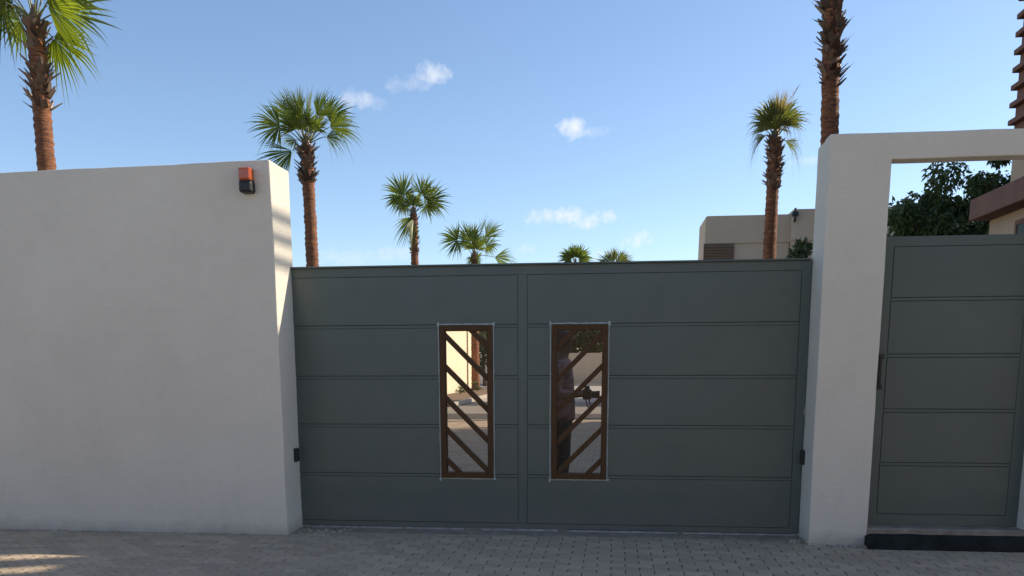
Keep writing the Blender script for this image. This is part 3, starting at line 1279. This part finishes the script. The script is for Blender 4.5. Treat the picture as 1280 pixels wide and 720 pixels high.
palm('dark green fan palm with full spiky crown standing closest beside the wall end', 383, 184, 25.0,
     [(178, -12, 68, .85, 1.05, dict(tip=.3, spread=88, lift=.5)), (150, 15, 45, .85, .95, dict(spread=50)), (124, -20, 60, .80, 1.0, dict(spread=52)),
      (98, -25, 60, .70, 1.15, dict(spread=46)), (76, 10, -30, .75, 1.15, dict(spread=44)), (54, -18, -60, .85, .95, dict(spread=55)), (26, 10, -60, .95, .98, dict(spread=80, lift=.5)),
      (2, -12, -55, .85, 1.1, dict(tip=.7, spread=66)), (207, -5, 66, .42, 1.25, dict(sag=.1, tip=.3, lift=0, spread=48)),
      (105, 50, 20, .5, .95, dict(spread=70)), (60, 55, -20, .5, .95, dict(spread=70)), (95, -58, 10, .40, .80, dict(spread=85)), (140, -50, 40, .45, .8, dict(spread=80)), (75, -40, -40, .55, .85, dict(spread=80)), (112, -35, 45, .55, .85, dict(spread=80)), (62, 30, -30, .6, .95, dict(spread=80)), (120, 30, 30, .6, .95, dict(spread=80)), (30, -50, -40, .50, .8, dict(spread=80, tip=1.2)),
      (188, 35, 40, .5, .8, dict(sag=.4, spread=50)), (-8, 30, -50, .6, .8, dict(sag=.5, tip=1.2, spread=60))],
     .195, .165, boots=1.0, seed=21, boot_n=90, scale=.93)
palm('slim fan palm with two round dark fans and one frond hanging against its trunk', 517, 268, 37.0,
     [(138, -14, 70, .75, 1.05, dict(spread=122, sag=.12, tip=.25)), (160, 15, 55, .60, .95, dict(tip=.7)), (48, -12, -68, .75, .95, dict(sag=.2)),
      (18, 10, -60, .70, 1.05, dict(sag=.2, tip=.4)), (91, 0, 20, .9, .85, dict(spread=12, n=6, sag=.05)), (108, 35, 30, .5, .85),
      (72, 35, -30, .5, .85), (5, 30, -40, .5, .9, dict(sag=.4)), (172, 35, 40, .5, .9, dict(sag=.5)), (80, -40, -20, .25, .8), (110, -45, 25, .25, .75),
      (-112, -25, -80, .12, 1.5, dict(spread=42, n=24, sag=.1, tip=.2, dz=-.02)), (-82, -30, -80, .12, 1.35, dict(spread=26, n=14, sag=.1, dz=-.05))],
     .185, .150, boots=1.7, seed=31, boot_n=70, boot_r=.06)
palm('short fan palm with open splayed crown and one fan drooping to each side', 593, 321, 45.0,
     [(176, -10, 74, 1.05, 1.15, dict(spread=112, sag=.25, lift=.55)), (112, -15, 62, .65, 1.2, dict(sag=.08)), (98, 15, 20, .7, 1.2, dict(sag=.1)),
      (66, 5, -20, .95, 1.25, dict(spread=24, n=12, sag=.05)), (36, -10, -50, 1.0, 1.2, dict(spread=50, sag=.1)), (18, 15, -55, .7, .95, dict(sag=.3)),
      (-22, -5, -66, 1.0, 1.25, dict(sag=.3, spread=55, lift=.2)), (-66, -35, -70, .20, 1.15, dict(spread=66, sag=.2)), (-112, -30, 70, .15, .85, dict(spread=50, sag=.2)),
      (75, 50, -10, .5, 1.0), (130, 45, 20, .5, 1.0), (95, -50, 10, .3, .9), (60, -45, -20, .3, .85)],
     .22, .17, boots=.8, seed=41, boot_n=60)
palm('far small fan palm whose dark green crown just tops the driveway gate', 719, 328, 85.0,
     [(a, dd, rl, 0.40, 1.45, dict(n=18, sag=.15, tip=.2)) for a, dd, rl in ((178, 10, 60), (150, -20, 60), (120, 15, 50), (95, -15, 50), (70, 20, -50), (45, -20, -60), (15, 10, -60), (-8, -10, -60), (110, -50, 20), (60, -50, -20))],
     .2, .16, boots=.8, seed=51, boot_n=30)
palm('far small fan palm with yellowish spiky leaves just topping the driveway gate', 768, 336, 80.0,
     [(a, dd, rl, 0.5, 1.5, dict(n=14, spread=48, sag=.15)) for a, dd, rl in ((170, 10, 50), (150, -20, 50), (128, 15, 40), (108, -15, 40), (90, 0, 30), (70, -15, -40), (48, 15, -50), (25, -20, -50), (8, 10, -50))],
     .2, .16, boots=.8, seed=61, mat='frond_pale', boot_n=30)
palm('fan palm with narrow ragged pale crown and dry tuft, before the flat beige building', 969, 176, 25.0,
     [(112, -20, 60, .35, .95, dict(tip=.9, spread=75)), (130, 10, 60, .38, .90, dict(tip=1.3, sag=.4, spread=70)), (102, -30, 50, .30, 1.0, dict(tip=.4, spread=60)),
      (96, 15, 30, .35, 1.05, dict(tip=.4, spread=60)), (84, -25, -40, .40, 1.1, dict(tip=.4, mat='frond_dry', spread=32)), (72, 8, -30, .50, 1.1, dict(mat='frond_dry', spread=22, n=12, tip=.5)),
      (66, -20, -60, .35, .95, dict(tip=.9, spread=75)), (50, 15, -60, .38, .90, dict(tip=1.3, sag=.4, spread=70)), (70, -40, -50, .32, .85, dict(tip=.6, spread=70)),
      (58, 4, -30, 1.0, .85, dict(mat='frond_dry', spread=10, n=7, sag=.05, tip=.9)), (112, 40, 20, .35, .95), (78, 45, -20, .35, .95),
      (142, -25, 60, .34, .62, dict(tip=3.0, sag=1.2, spread=50)), (36, -25, -60, .34, .62, dict(tip=3.0, sag=1.2, spread=50)), (155, 20, 60, .30, .55, dict(tip=3.0, sag=1.2, spread=40)),
      (95, -60, 15, .2, .7, dict(spread=80, sag=.6)), (215, -20, 60, .25, .6, dict(sag=.8, spread=40, tip=2)), (-35, -20, -60, .25, .6, dict(sag=.8, spread=40, tip=2))],
     .195, .155, boots=1.25, seed=71, mat='frond_pale', boot_n=130, boot_r=.075, scale=.92)
palm('tallest palm, its shaggy trunk rising behind the portal pillar', 1042, -70, 20.0,
     [(a, random.uniform(-45, 45), random.choice((-50, 50)), .7, 1.0) for a in range(10, 180, 16)],
     .205, .165, boots=2.75, seed=81, boot_n=260, boot_r=.10, lean=.42)
random.seed(99)


# ------------------------------------------------------------------ broadleaf trees
def tree(name, label, loc, height, crown, n_leaves, leaf=.085, mat='leaf', trunk_r=.13, seed=1, droop=.5, cat='tree', clumps=34, trunk_h=None, cs=1.0):
    rnd = random.Random(seed)
    root = empty(name, loc)
    tag(root, label, cat)
    rx, ry, rz = crown
    cz = height - rz
    th = trunk_h if trunk_h is not None else max(.3, cz - rz * .6)
    # clump centres through the crown's volume, more towards its skin
    cl = []
    while len(cl) < clumps:
        v = Vector((rnd.uniform(-1, 1), rnd.uniform(-1, 1), rnd.uniform(-1, 1)))
        if .25 < v.length < 1.0:
            s = rnd.uniform(.72, 1.14)
            cl.append((Vector((v.x * rx * s, v.y * ry * s, cz + v.z * rz * s)), rnd.uniform(.18, .42) * min(rx, rz) * cs))
    mb = MB()
    lean = Vector((rnd.gauss(0, .1), rnd.gauss(0, .1), 0))
    mb.tube([(0, 0, -.05), lean * .3 + Vector((0, 0, th * .5)), lean + Vector((0, 0, th)), lean * 1.5 + Vector((0, 0, cz))],
            [trunk_r * 1.25, trunk_r, trunk_r * .8, trunk_r * .4], 9)
    for c, r in cl[:16]:
        s = lean + Vector((0, 0, th + (cz - th) * rnd.uniform(-.1, .7)))
        mid = s.lerp(c, .5) + Vector((rnd.gauss(0, .08), rnd.gauss(0, .08), .12 * rz))
        mb.tube([s, mid, c], [trunk_r * .42, trunk_r * .25, trunk_r * .08], 5)
    mb.build('trunk', 'bark', root, smooth=True)
    V, F = [], []
    for i in range(n_leaves):
        c, r = cl[rnd.randrange(len(cl))]
        q = Vector((rnd.gauss(0, 1), rnd.gauss(0, 1), rnd.gauss(0, .85)))
        q = q.normalized() * r * (rnd.random() ** .45)
        p = c + q
        if p.z < .15:
            continue
        dirv = (q.normalized() * .6 + Vector((rnd.gauss(0, .6), rnd.gauss(0, .6), rnd.gauss(-droop, .5)))).normalized()
        sd = dirv.cross(Vector((rnd.gauss(0, 1), rnd.gauss(0, 1), rnd.gauss(0, 1)))).normalized()
        nn = sd.cross(dirv)
        L = leaf * rnd.uniform(.7, 1.35)
        w = L * .24
        o = len(V)
        V += [p, p + dirv * L * .45 + sd * w + nn * L * .06, p + dirv * L - nn * L * .12, p + dirv * L * .45 - sd * w + nn * L * .06]
        F.append((o, o + 1, o + 2, o + 3))
    me = bpy.data.meshes.new('crown')
    me.from_pydata([tuple(v) for v in V], [], F)
    me.materials.append(M[mat])
    me.update()
    o = bpy.data.objects.new('crown', me)
    COL.objects.link(o)
    o.parent = root
    return root


def tree_at(px, dist):
    p = on_y(px, 450, CAM.y + dist)
    return (p.x, p.y, 0)


tree('broadleaf_tree', 'dense dark green tree filling the portal opening above the pedestrian door', tree_at(1152, 20), 5.30,
     (1.35, 1.6, 2.3), 52000, leaf=.115, seed=3, droop=.9, trunk_h=1.2, clumps=110, cs=.72)
tree('broadleaf_tree', 'taller dark tree leaning over the terracotta roof edge of the house', tree_at(1254, 21), 6.0,
     (.90, 1.8, 2.4), 30000, leaf=.115, seed=5, droop=.9, trunk_h=1.5, clumps=90, cs=.85)
tree('leafy_shrub', 'small leafy shrub top showing above the gate beside the portal pillar', tree_at(996, 14), 3.58,
     (.26, .3, .9), 2200, leaf=.10, seed=8, droop=.1, trunk_r=.03, cat='shrub', trunk_h=.8, clumps=24, mat='leaf2')
tree('leafy_shrub', 'low pale tipped shrub barely topping the gate beside the ragged palm', tree_at(976, 15), 3.25,
     (.22, .3, .8), 800, leaf=.11, seed=9, droop=.0, trunk_r=.025, cat='shrub', trunk_h=.8, clumps=14, mat='leaf2')
tree('leafy_shrub', 'low dark shrub between the two far small palm crowns', tree_at(742, 78), 10.15, (1.6, 1.5, 2.5), 1800, leaf=.3, seed=10, cat='shrub')
tree('broadleaf_tree', 'bushy tree behind the far boundary wall, seen through the grille beside the person', tree_at(733, 64), 6.0, (2.4, 2.0, 2.3), 9000, leaf=.22, seed=13, trunk_h=1.5)
tree('broadleaf_tree', 'bushy tree behind the far boundary wall, next to the wall corner', tree_at(690, 66), 5.6, (2.2, 2.0, 2.2), 5000, leaf=.22, seed=14, trunk_h=1.5)
tree('broadleaf_tree', 'green tree beyond the splayed palm trunk, seen through the grille without the person', tree_at(606, 58), 5.2, (1.5, 1.5, 2.0), 6000, leaf=.2, seed=15, trunk_h=1.2, mat='leaf2')
for k, (x, y_, h) in enumerate(((13.2, 10.0, 13.5), (13.6, 13.8, 14.0), (14.0, 17.6, 13.6))):  # out-of-view trees added so their crowns shade the yard
    tree('broadleaf_tree', ['tall shade tree behind the tan house, next to its back wall', 'tall shade tree behind the tan house, second from its back wall',
                            'tall shade tree behind the tan house, farthest from its back wall'][k],
         (x, y_, 0), h, (2.5, 2.8, 5.4), 15000, leaf=.42, seed=200 + k, trunk_h=2.0, clumps=90)

# ------------------------------------------------------------------ yard walls seen through the grilles
g = MB()
WX = -7.55
g.box(WX - .25, WX, 6.0, 39.0, -.02, 3.25, .01)
cw = g.build('garden_wall', 'cream')
tag(cw, 'tall sunlit cream garden wall with a drainpipe, seen through the grille', 'wall')
g = MB()
g.tube([(WX + .055, 29.6, 0.0), (WX + .055, 29.6, 3.2)], [.05, .05], 10)
for zz in (.5, 1.6, 2.7):
    g.box(WX - .01, WX + .10, 29.56, 29.64, zz, zz + .05)
g.build('drainpipe', 'terracotta', cw)
g = MB()
g.box(-7.35, 12.0, 52.0, 52.25, -.02, 2.15, .01)
fw_ = g.build('garden_wall', 'farwall')
tag(fw_, 'low beige garden wall closing the far end of the driveway below trees', 'wall')
g = MB()
g.box(-7.55, -5.6, 22.0, 52.0, -.02, 0.09, .02)
structure(g.build('planting_strip', 'soil'))
g = MB()
g.box(-5.6, -5.42, 22.0, 50.8, -.02, 0.13, .02)
structure(g.build('kerb', 'kerb'))
g = MB()
g.box(-5.42, 12.0, 50.6, 50.8, -.02, 0.13, .02)
structure(g.build('kerb', 'kerb'))
g = MB()
g.box(-7.5, 12.0, 26.0, 50.6, -.011, -0.004)
structure(g.build('far_path', 'kerb'))
# low planting along the cream wall
for i, (yy, hh) in enumerate(((27.4, .55), (31.5, .45), (35.0, .5))):
    tree('leafy_shrub', ['small dry shrub at the foot of the cream wall before the drainpipe', 'low dry shrub at the foot of the cream wall past the drainpipe',
                         'low shrub at the cream wall foot closest to the palm trunk'][i], (WX + .45 + .2 * i, yy, .08), hh, (.3, .3, .22), 240, leaf=.1, seed=60 + i, trunk_r=.015, cat='shrub', mat='leaf2', clumps=9, trunk_h=.1)

# ------------------------------------------------------------------ house on the right
house = empty('house', (9.5, 5.0, 0))
tag(house, 'tan house with brown roof slab and horizontal brown fins, right of the door portal', 'house')
HX = 5.54
g = MB()
g.box(HX, 14.0, 1.9, 7.72, 3.625, 3.945, .01)
put(g.build('roof_slab', 'terracotta'), house)
g = MB()
g.box(HX + .30, 13.8, 2.2, 7.68, 0, 3.63, .01)
hw_ = put(g.build('wall', 'house'), house)
for yy in (2.9, 4.3, 5.7):
    g = MB()
    g.box(HX + .285, HX + .32, yy, yy + .95, 1.2, 3.40)
    wo = put(g.build('window', 'darkglass'), house)
    g = MB()
    for (a, b, c, d) in ((yy - .06, yy + 1.01, 3.40, 3.47), (yy - .06, yy + 1.01, 1.13, 1.2), (yy - .06, yy, 1.2, 3.40), (yy + .95, yy + 1.01, 1.2, 3.40)):
        g.box(HX + .275, HX + .32, a, b, c, d)
    fo = g.build('frame', 'terracotta')
    fo.parent = wo
    fo.matrix_parent_inverse = Matrix.Translation(-house.location) @ Matrix.Identity(4)
    fo.matrix_parent_inverse = Matrix.Identity(4)
UX = 6.10
g = MB()
g.box(UX, 13.6, 1.95, 7.70, 3.945, 7.20, .01)
put(g.build('upper_wall', 'house'), house)
# unseen slotted rim, added so its slots cast sun patches on the paving
for (a, b) in ((1.95, 2.27), (2.53, 2.78), (3.04, 7.70)):
    g = MB()
    g.box(UX, UX + .16, a, b, 7.20, 8.0, .008)
    put(g.build('parapet', 'house'), house)
# brown fin screen on the side facing the driveway
for k in range(12):
    z = 5.025 + k * .254
    g = MB()
    g.box(UX - .115, UX + .02, 6.3, 7.69, z, z + .075, .006)
    put(g.build('fin', 'terracotta'), house)
g = MB()
g.box(UX - .012, UX + .01, 6.32, 7.692, 4.9, 7.98)
put(g.build('fin_backing', 'terracotta'), house)
# unseen roof railing, added to cast bar shadows on the wall's end face
for z in (8.61, 8.80, 8.97):
    g = MB()
    g.box(UX + .05, UX + .12, 2.0, 6.1, z - .026, z + .026)
    put(g.build('rail', 'terracotta'), house)
for yy in (2.05, 4.9, 6.0):
    g = MB()
    g.box(UX + .045, UX + .125, yy, yy + .05, 7.98, 9.02)
    put(g.build('rail_post', 'terracotta'), house)

# ------------------------------------------------------------------ flat beige building
FB = 34.0
yb = CAM.y + FB
pl = on_y(884, 270, yb)
pr = on_y(1080, 262, yb)
gz = on_y(930, 304.5, yb).z
bld = empty('building', (pl.x + 5, yb, 0))
tag(bld, 'flat-roofed beige building with brown shutter behind the ragged palm', 'building')
sx_ = on_y(989, 270, yb).x
g = MB()
zt = pl.z
g.box(pl.x, sx_, yb, yb + 2.6, gz + .02, zt, .01)
put(g.build('upper_wall', 'far'), bld)
g = MB()
g.box(pl.x - .03, sx_ - .002, yb + .05, yb + 2.5, 0, gz + .02, .01)
put(g.build('lower_wall', 'far'), bld)
g = MB()
g.box(sx_, sx_ + 9, yb - .45, yb + 6, gz + .02, zt + .10, .01)
g.box(sx_ + .02, sx_ + 8.98, yb - .40, yb + 5.9, 0, gz + .02, .01)
put(g.build('wing_wall', 'far'), bld)
g = MB()
g.prism([(pl.x - .16, 0), (pl.x - .02, 0), (pl.x - .002, zt - .02), (pl.x - .03, zt - .02)], yb + .02, yb + 2.6, 'y')
put(g.build('battered_end', 'far'), bld)
wx0, wx1 = on_y(879.5, 315, yb).x, on_y(917, 315, yb).x
wz1 = on_y(900, 304.5, yb).z
g = MB()
g.box(wx0, wx1, yb - .02, yb + .10, wz1 - 2.0, wz1)
sh = put(g.build('shutter', 'shutter'), bld)
for k in range(18):
    g = MB()
    z = wz1 - .06 - k * .105
    g.box(wx0 + .03, wx1 - .03, yb - .045, yb - .015, z - .07, z)
    so = g.build('slat', 'shutter')
    so.parent = sh
    so.matrix_parent_inverse = Matrix.Identity(4)
hk = on_y(993, 270, yb - .45)
g = MB()
g.tube([(hk.x, yb - .50, hk.z - .2), (hk.x, yb - .62, hk.z - .1), (hk.x, yb - .60, hk.z + .25)], [.04, .05, .04], 8)
g.box(hk.x - .10, hk.x + .10, yb - .66, yb - .44, hk.z - .02, hk.z + .12)
put(g.build('roof_camera', 'black'), bld)


# ------------------------------------------------------------------ person behind the gate
def skin_part(name, chains, mat, parent, sub=2):
    """chains: list of lists of (x,y,z,r); the first point of a chain may repeat an earlier point to branch from it"""
    V, E, Rr, index = [], [], [], {}
    for ch in chains:
        prev = None
        for (x, y, z, r) in ch:
            key = (round(x, 4), round(y, 4), round(z, 4))
            if key not in index:
                index[key] = len(V)
                V.append((x, y, z))
                Rr.append(r)
            i = index[key]
            if prev is not None and prev != i:
                E.append((prev, i))
            prev = i
    me = bpy.data.meshes.new(name)
    me.from_pydata(V, E, [])
    me.materials.append(M[mat])
    o = bpy.data.objects.new(name, me)
    COL.objects.link(o)
    if not me.skin_vertices:
        bpy.context.view_layer.objects.active = o
    md = o.modifiers.new('skin', 'SKIN')
    md.use_smooth_shade = True
    sv = me.skin_vertices[0].data
    for i, r in enumerate(Rr):
        rr = r if isinstance(r, tuple) else (r, r)
        sv[i].radius = rr
    sv[0].use_root = True
    ss = o.modifiers.new('subdivision', 'SUBSURF')
    ss.levels = sub
    ss.render_levels = sub
    o.parent = parent
    return o


PXp, PYp = -0.50, 1.02
person = empty('person', (PXp, PYp, 0))
tag(person, 'person in mauve patterned shirt and black trousers standing behind the grille', 'person')
# local frame: faces +X (towards the hands), Y to the side
pel = (0, 0, .94, (.125, .16))
chest = (.01, 0, 1.30, (.125, .17))
neck0 = (.005, 0, 1.47, .062)
neck1 = (.02, 0, 1.53, .058)
chains = [[pel, (0, 0, 1.10, (.115, .145)), chest, neck0, neck1, (.035, 0, 1.60, (.085, .075)), (.035, 0, 1.68, (.098, .078)), (.02, 0, 1.735, .06)],
          [(.035, 0, 1.60, (.085, .075)), (.125, 0, 1.625, .018), (.128, 0, 1.60, .012)]]
for s in (-1, 1):
    sh_ = (0, .175 * s, 1.43, .062)
    el = (-.035, .225 * s, 1.15, .042)
    wr = (.165, .10 * s, 1.135, .030)
    palm_ = (.225, .065 * s, 1.145, .030)
    chains.append([chest, (0, .11 * s, 1.42, .07), sh_, (-.02, .205 * s, 1.29, .050), el, (.07, .165 * s, 1.14, .040), wr, palm_])
    for k in range(4):
        oz = .022 - k * .016
        L = (.9, 1.0, .95, .75)[k]
        chains.append([palm_, (.25, .055 * s, 1.145 + oz, .010), (.25 + .035 * L, .045 * s, 1.148 + oz, .0095), (.252 + .045 * L, .020 * s, 1.140 + oz, .0085),
                       (.245 + .035 * L, .004 * s, 1.135 + oz, .0075)])
    chains.append([palm_, (.215, .045 * s, 1.175, .012), (.235, .025 * s, 1.190, .0105), (.258, .012 * s, 1.192, .009)])
    hp = (0, .095 * s, .86, .088)
    chains.append([pel, hp, (.015, .10 * s, .52, .062), (-.01, .105 * s, .30, .056), (-.02, .105 * s, .09, .042), (.03, .11 * s, .045, .040), (.15, .12 * s, .030, .030)])
body = skin_part('body', chains, 'skin', person)
st = [(0, 0, .84, (.158, .195)), (0, 0, .98, (.150, .185)), (0, 0, 1.15, (.142, .178)), (.01, 0, 1.32, (.148, .19)), (.005, 0, 1.44, (.09, .11)), (.01, 0, 1.485, .072)]
sch = [st]
for s in (-1, 1):
    sch.append([(.01, 0, 1.32, (.148, .19)), (0, .12 * s, 1.415, .088), (0, .178 * s, 1.42, .078), (-.02, .210 * s, 1.29, .070), (-.035, .228 * s, 1.15, .060), (.06, .17 * s, 1.14, .056), (.12, .135 * s, 1.138, .050)])
skin_part('shirt', sch, 'shirt', person)
tch = [[(0, 0, .96, (.135, .172)), (0, 0, .88, (.140, .176))]]
for s in (-1, 1):
    tch.append([(0, 0, .88, (.140, .176)), (0, .098 * s, .78, .105), (.015, .102 * s, .52, .082), (-.008, .106 * s, .30, .078), (-.012, .106 * s, .085, .075)])
skin_part('trousers', tch, 'trousers', person)
for s in (-1, 1):
    g = MB()
    pr_ = [(-.075, .0), (.20, .0), (.205, .035), (.12, .065), (.04, .105), (-.06, .105), (-.08, .05)]
    g.prism(pr_, .105 * s - .045 + .006 * s, .105 * s + .045 + .006 * s, 'y')
    g.build('shoe', 'black', person)
hair = [[(-.03, 0, 1.54, (.07, .08)), (-.012, 0, 1.61, (.095, .092)), (.005, 0, 1.68, (.118, .097)), (.02, 0, 1.75, (.085, .075))]]
skin_part('hair', hair, 'hair', person)
for s in (-1, 1):
    g = MB()
    g.tube([(.025, .078 * s, 1.60), (.015, .092 * s, 1.625), (.025, .090 * s, 1.655)], [.010, .016, .010], 8)
    g.build('ear', 'skin', person, smooth=True)
    g = MB()
    g.tube([(.108, .030 * s, 1.645), (.116, .030 * s, 1.645)], [.012, .006], 8)
    g.build('eye', 'black', person)

# the black camera held in both hands
cx0, cy0, cz0 = PXp + .245, PYp - .02, 1.140
cm = empty('camera_rig', (cx0, cy0, cz0))
tag(cm, 'black handheld camera with a dangling strap in the hands of the person', 'camera')
g = MB()
g.box(-.035, .045, -.075, .075, -.05, .045, .008)
g.box(-.02, .03, -.03, .03, .044, .075, .006)
g.build('camera_body', 'black', cm)
g = MB()
g.tube([(.04, 0, -.005), (.10, 0, -.005), (.105, 0, -.005), (.125, 0, -.005)], [.034, .034, .038, .036], 14)
g.build('lens', 'black', cm)
g = MB()
g.tube([(-.02, -.078, .03), (-.01, -.095, -.03), (.01, -.09, -.10), (.03, -.085, -.15), (.045, -.08, -.165), (.05, -.075, -.15), (.035, -.08, -.09), (.02, -.075, -.03)],
       [.006] * 8, 6)
g.build('strap', 'black', cm)

# ------------------------------------------------------------------ across the street (behind the photographer)
g = MB()
g.box(-40, 40, -16.3, -16.0, -.02, 3.0, .01)
ow = g.build('boundary_wall', 'farwall')
tag(ow, 'beige boundary wall across the street facing the driveway gate', 'wall')
opp = empty('house', (9, -21, 0))
tag(opp, 'two storey beige house across the street behind its boundary wall', 'house')
g = MB()
g.box(1.0, 22.0, -27.0, -18.0, -.02, 7.6, .01)
put(g.build('wall', 'farwall'), opp)
g = MB()
g.box(0.7, 22.3, -27.3, -17.7, 7.6, 7.95, .01)
put(g.build('roof_slab', 'terracotta'), opp)
for k in range(5):
    g = MB()
    g.box(2.6 + 4 * k, 4.4 + 4 * k, -18.02, -17.97, 4.4, 6.4)
    put(g.build('window', 'darkglass'), opp)
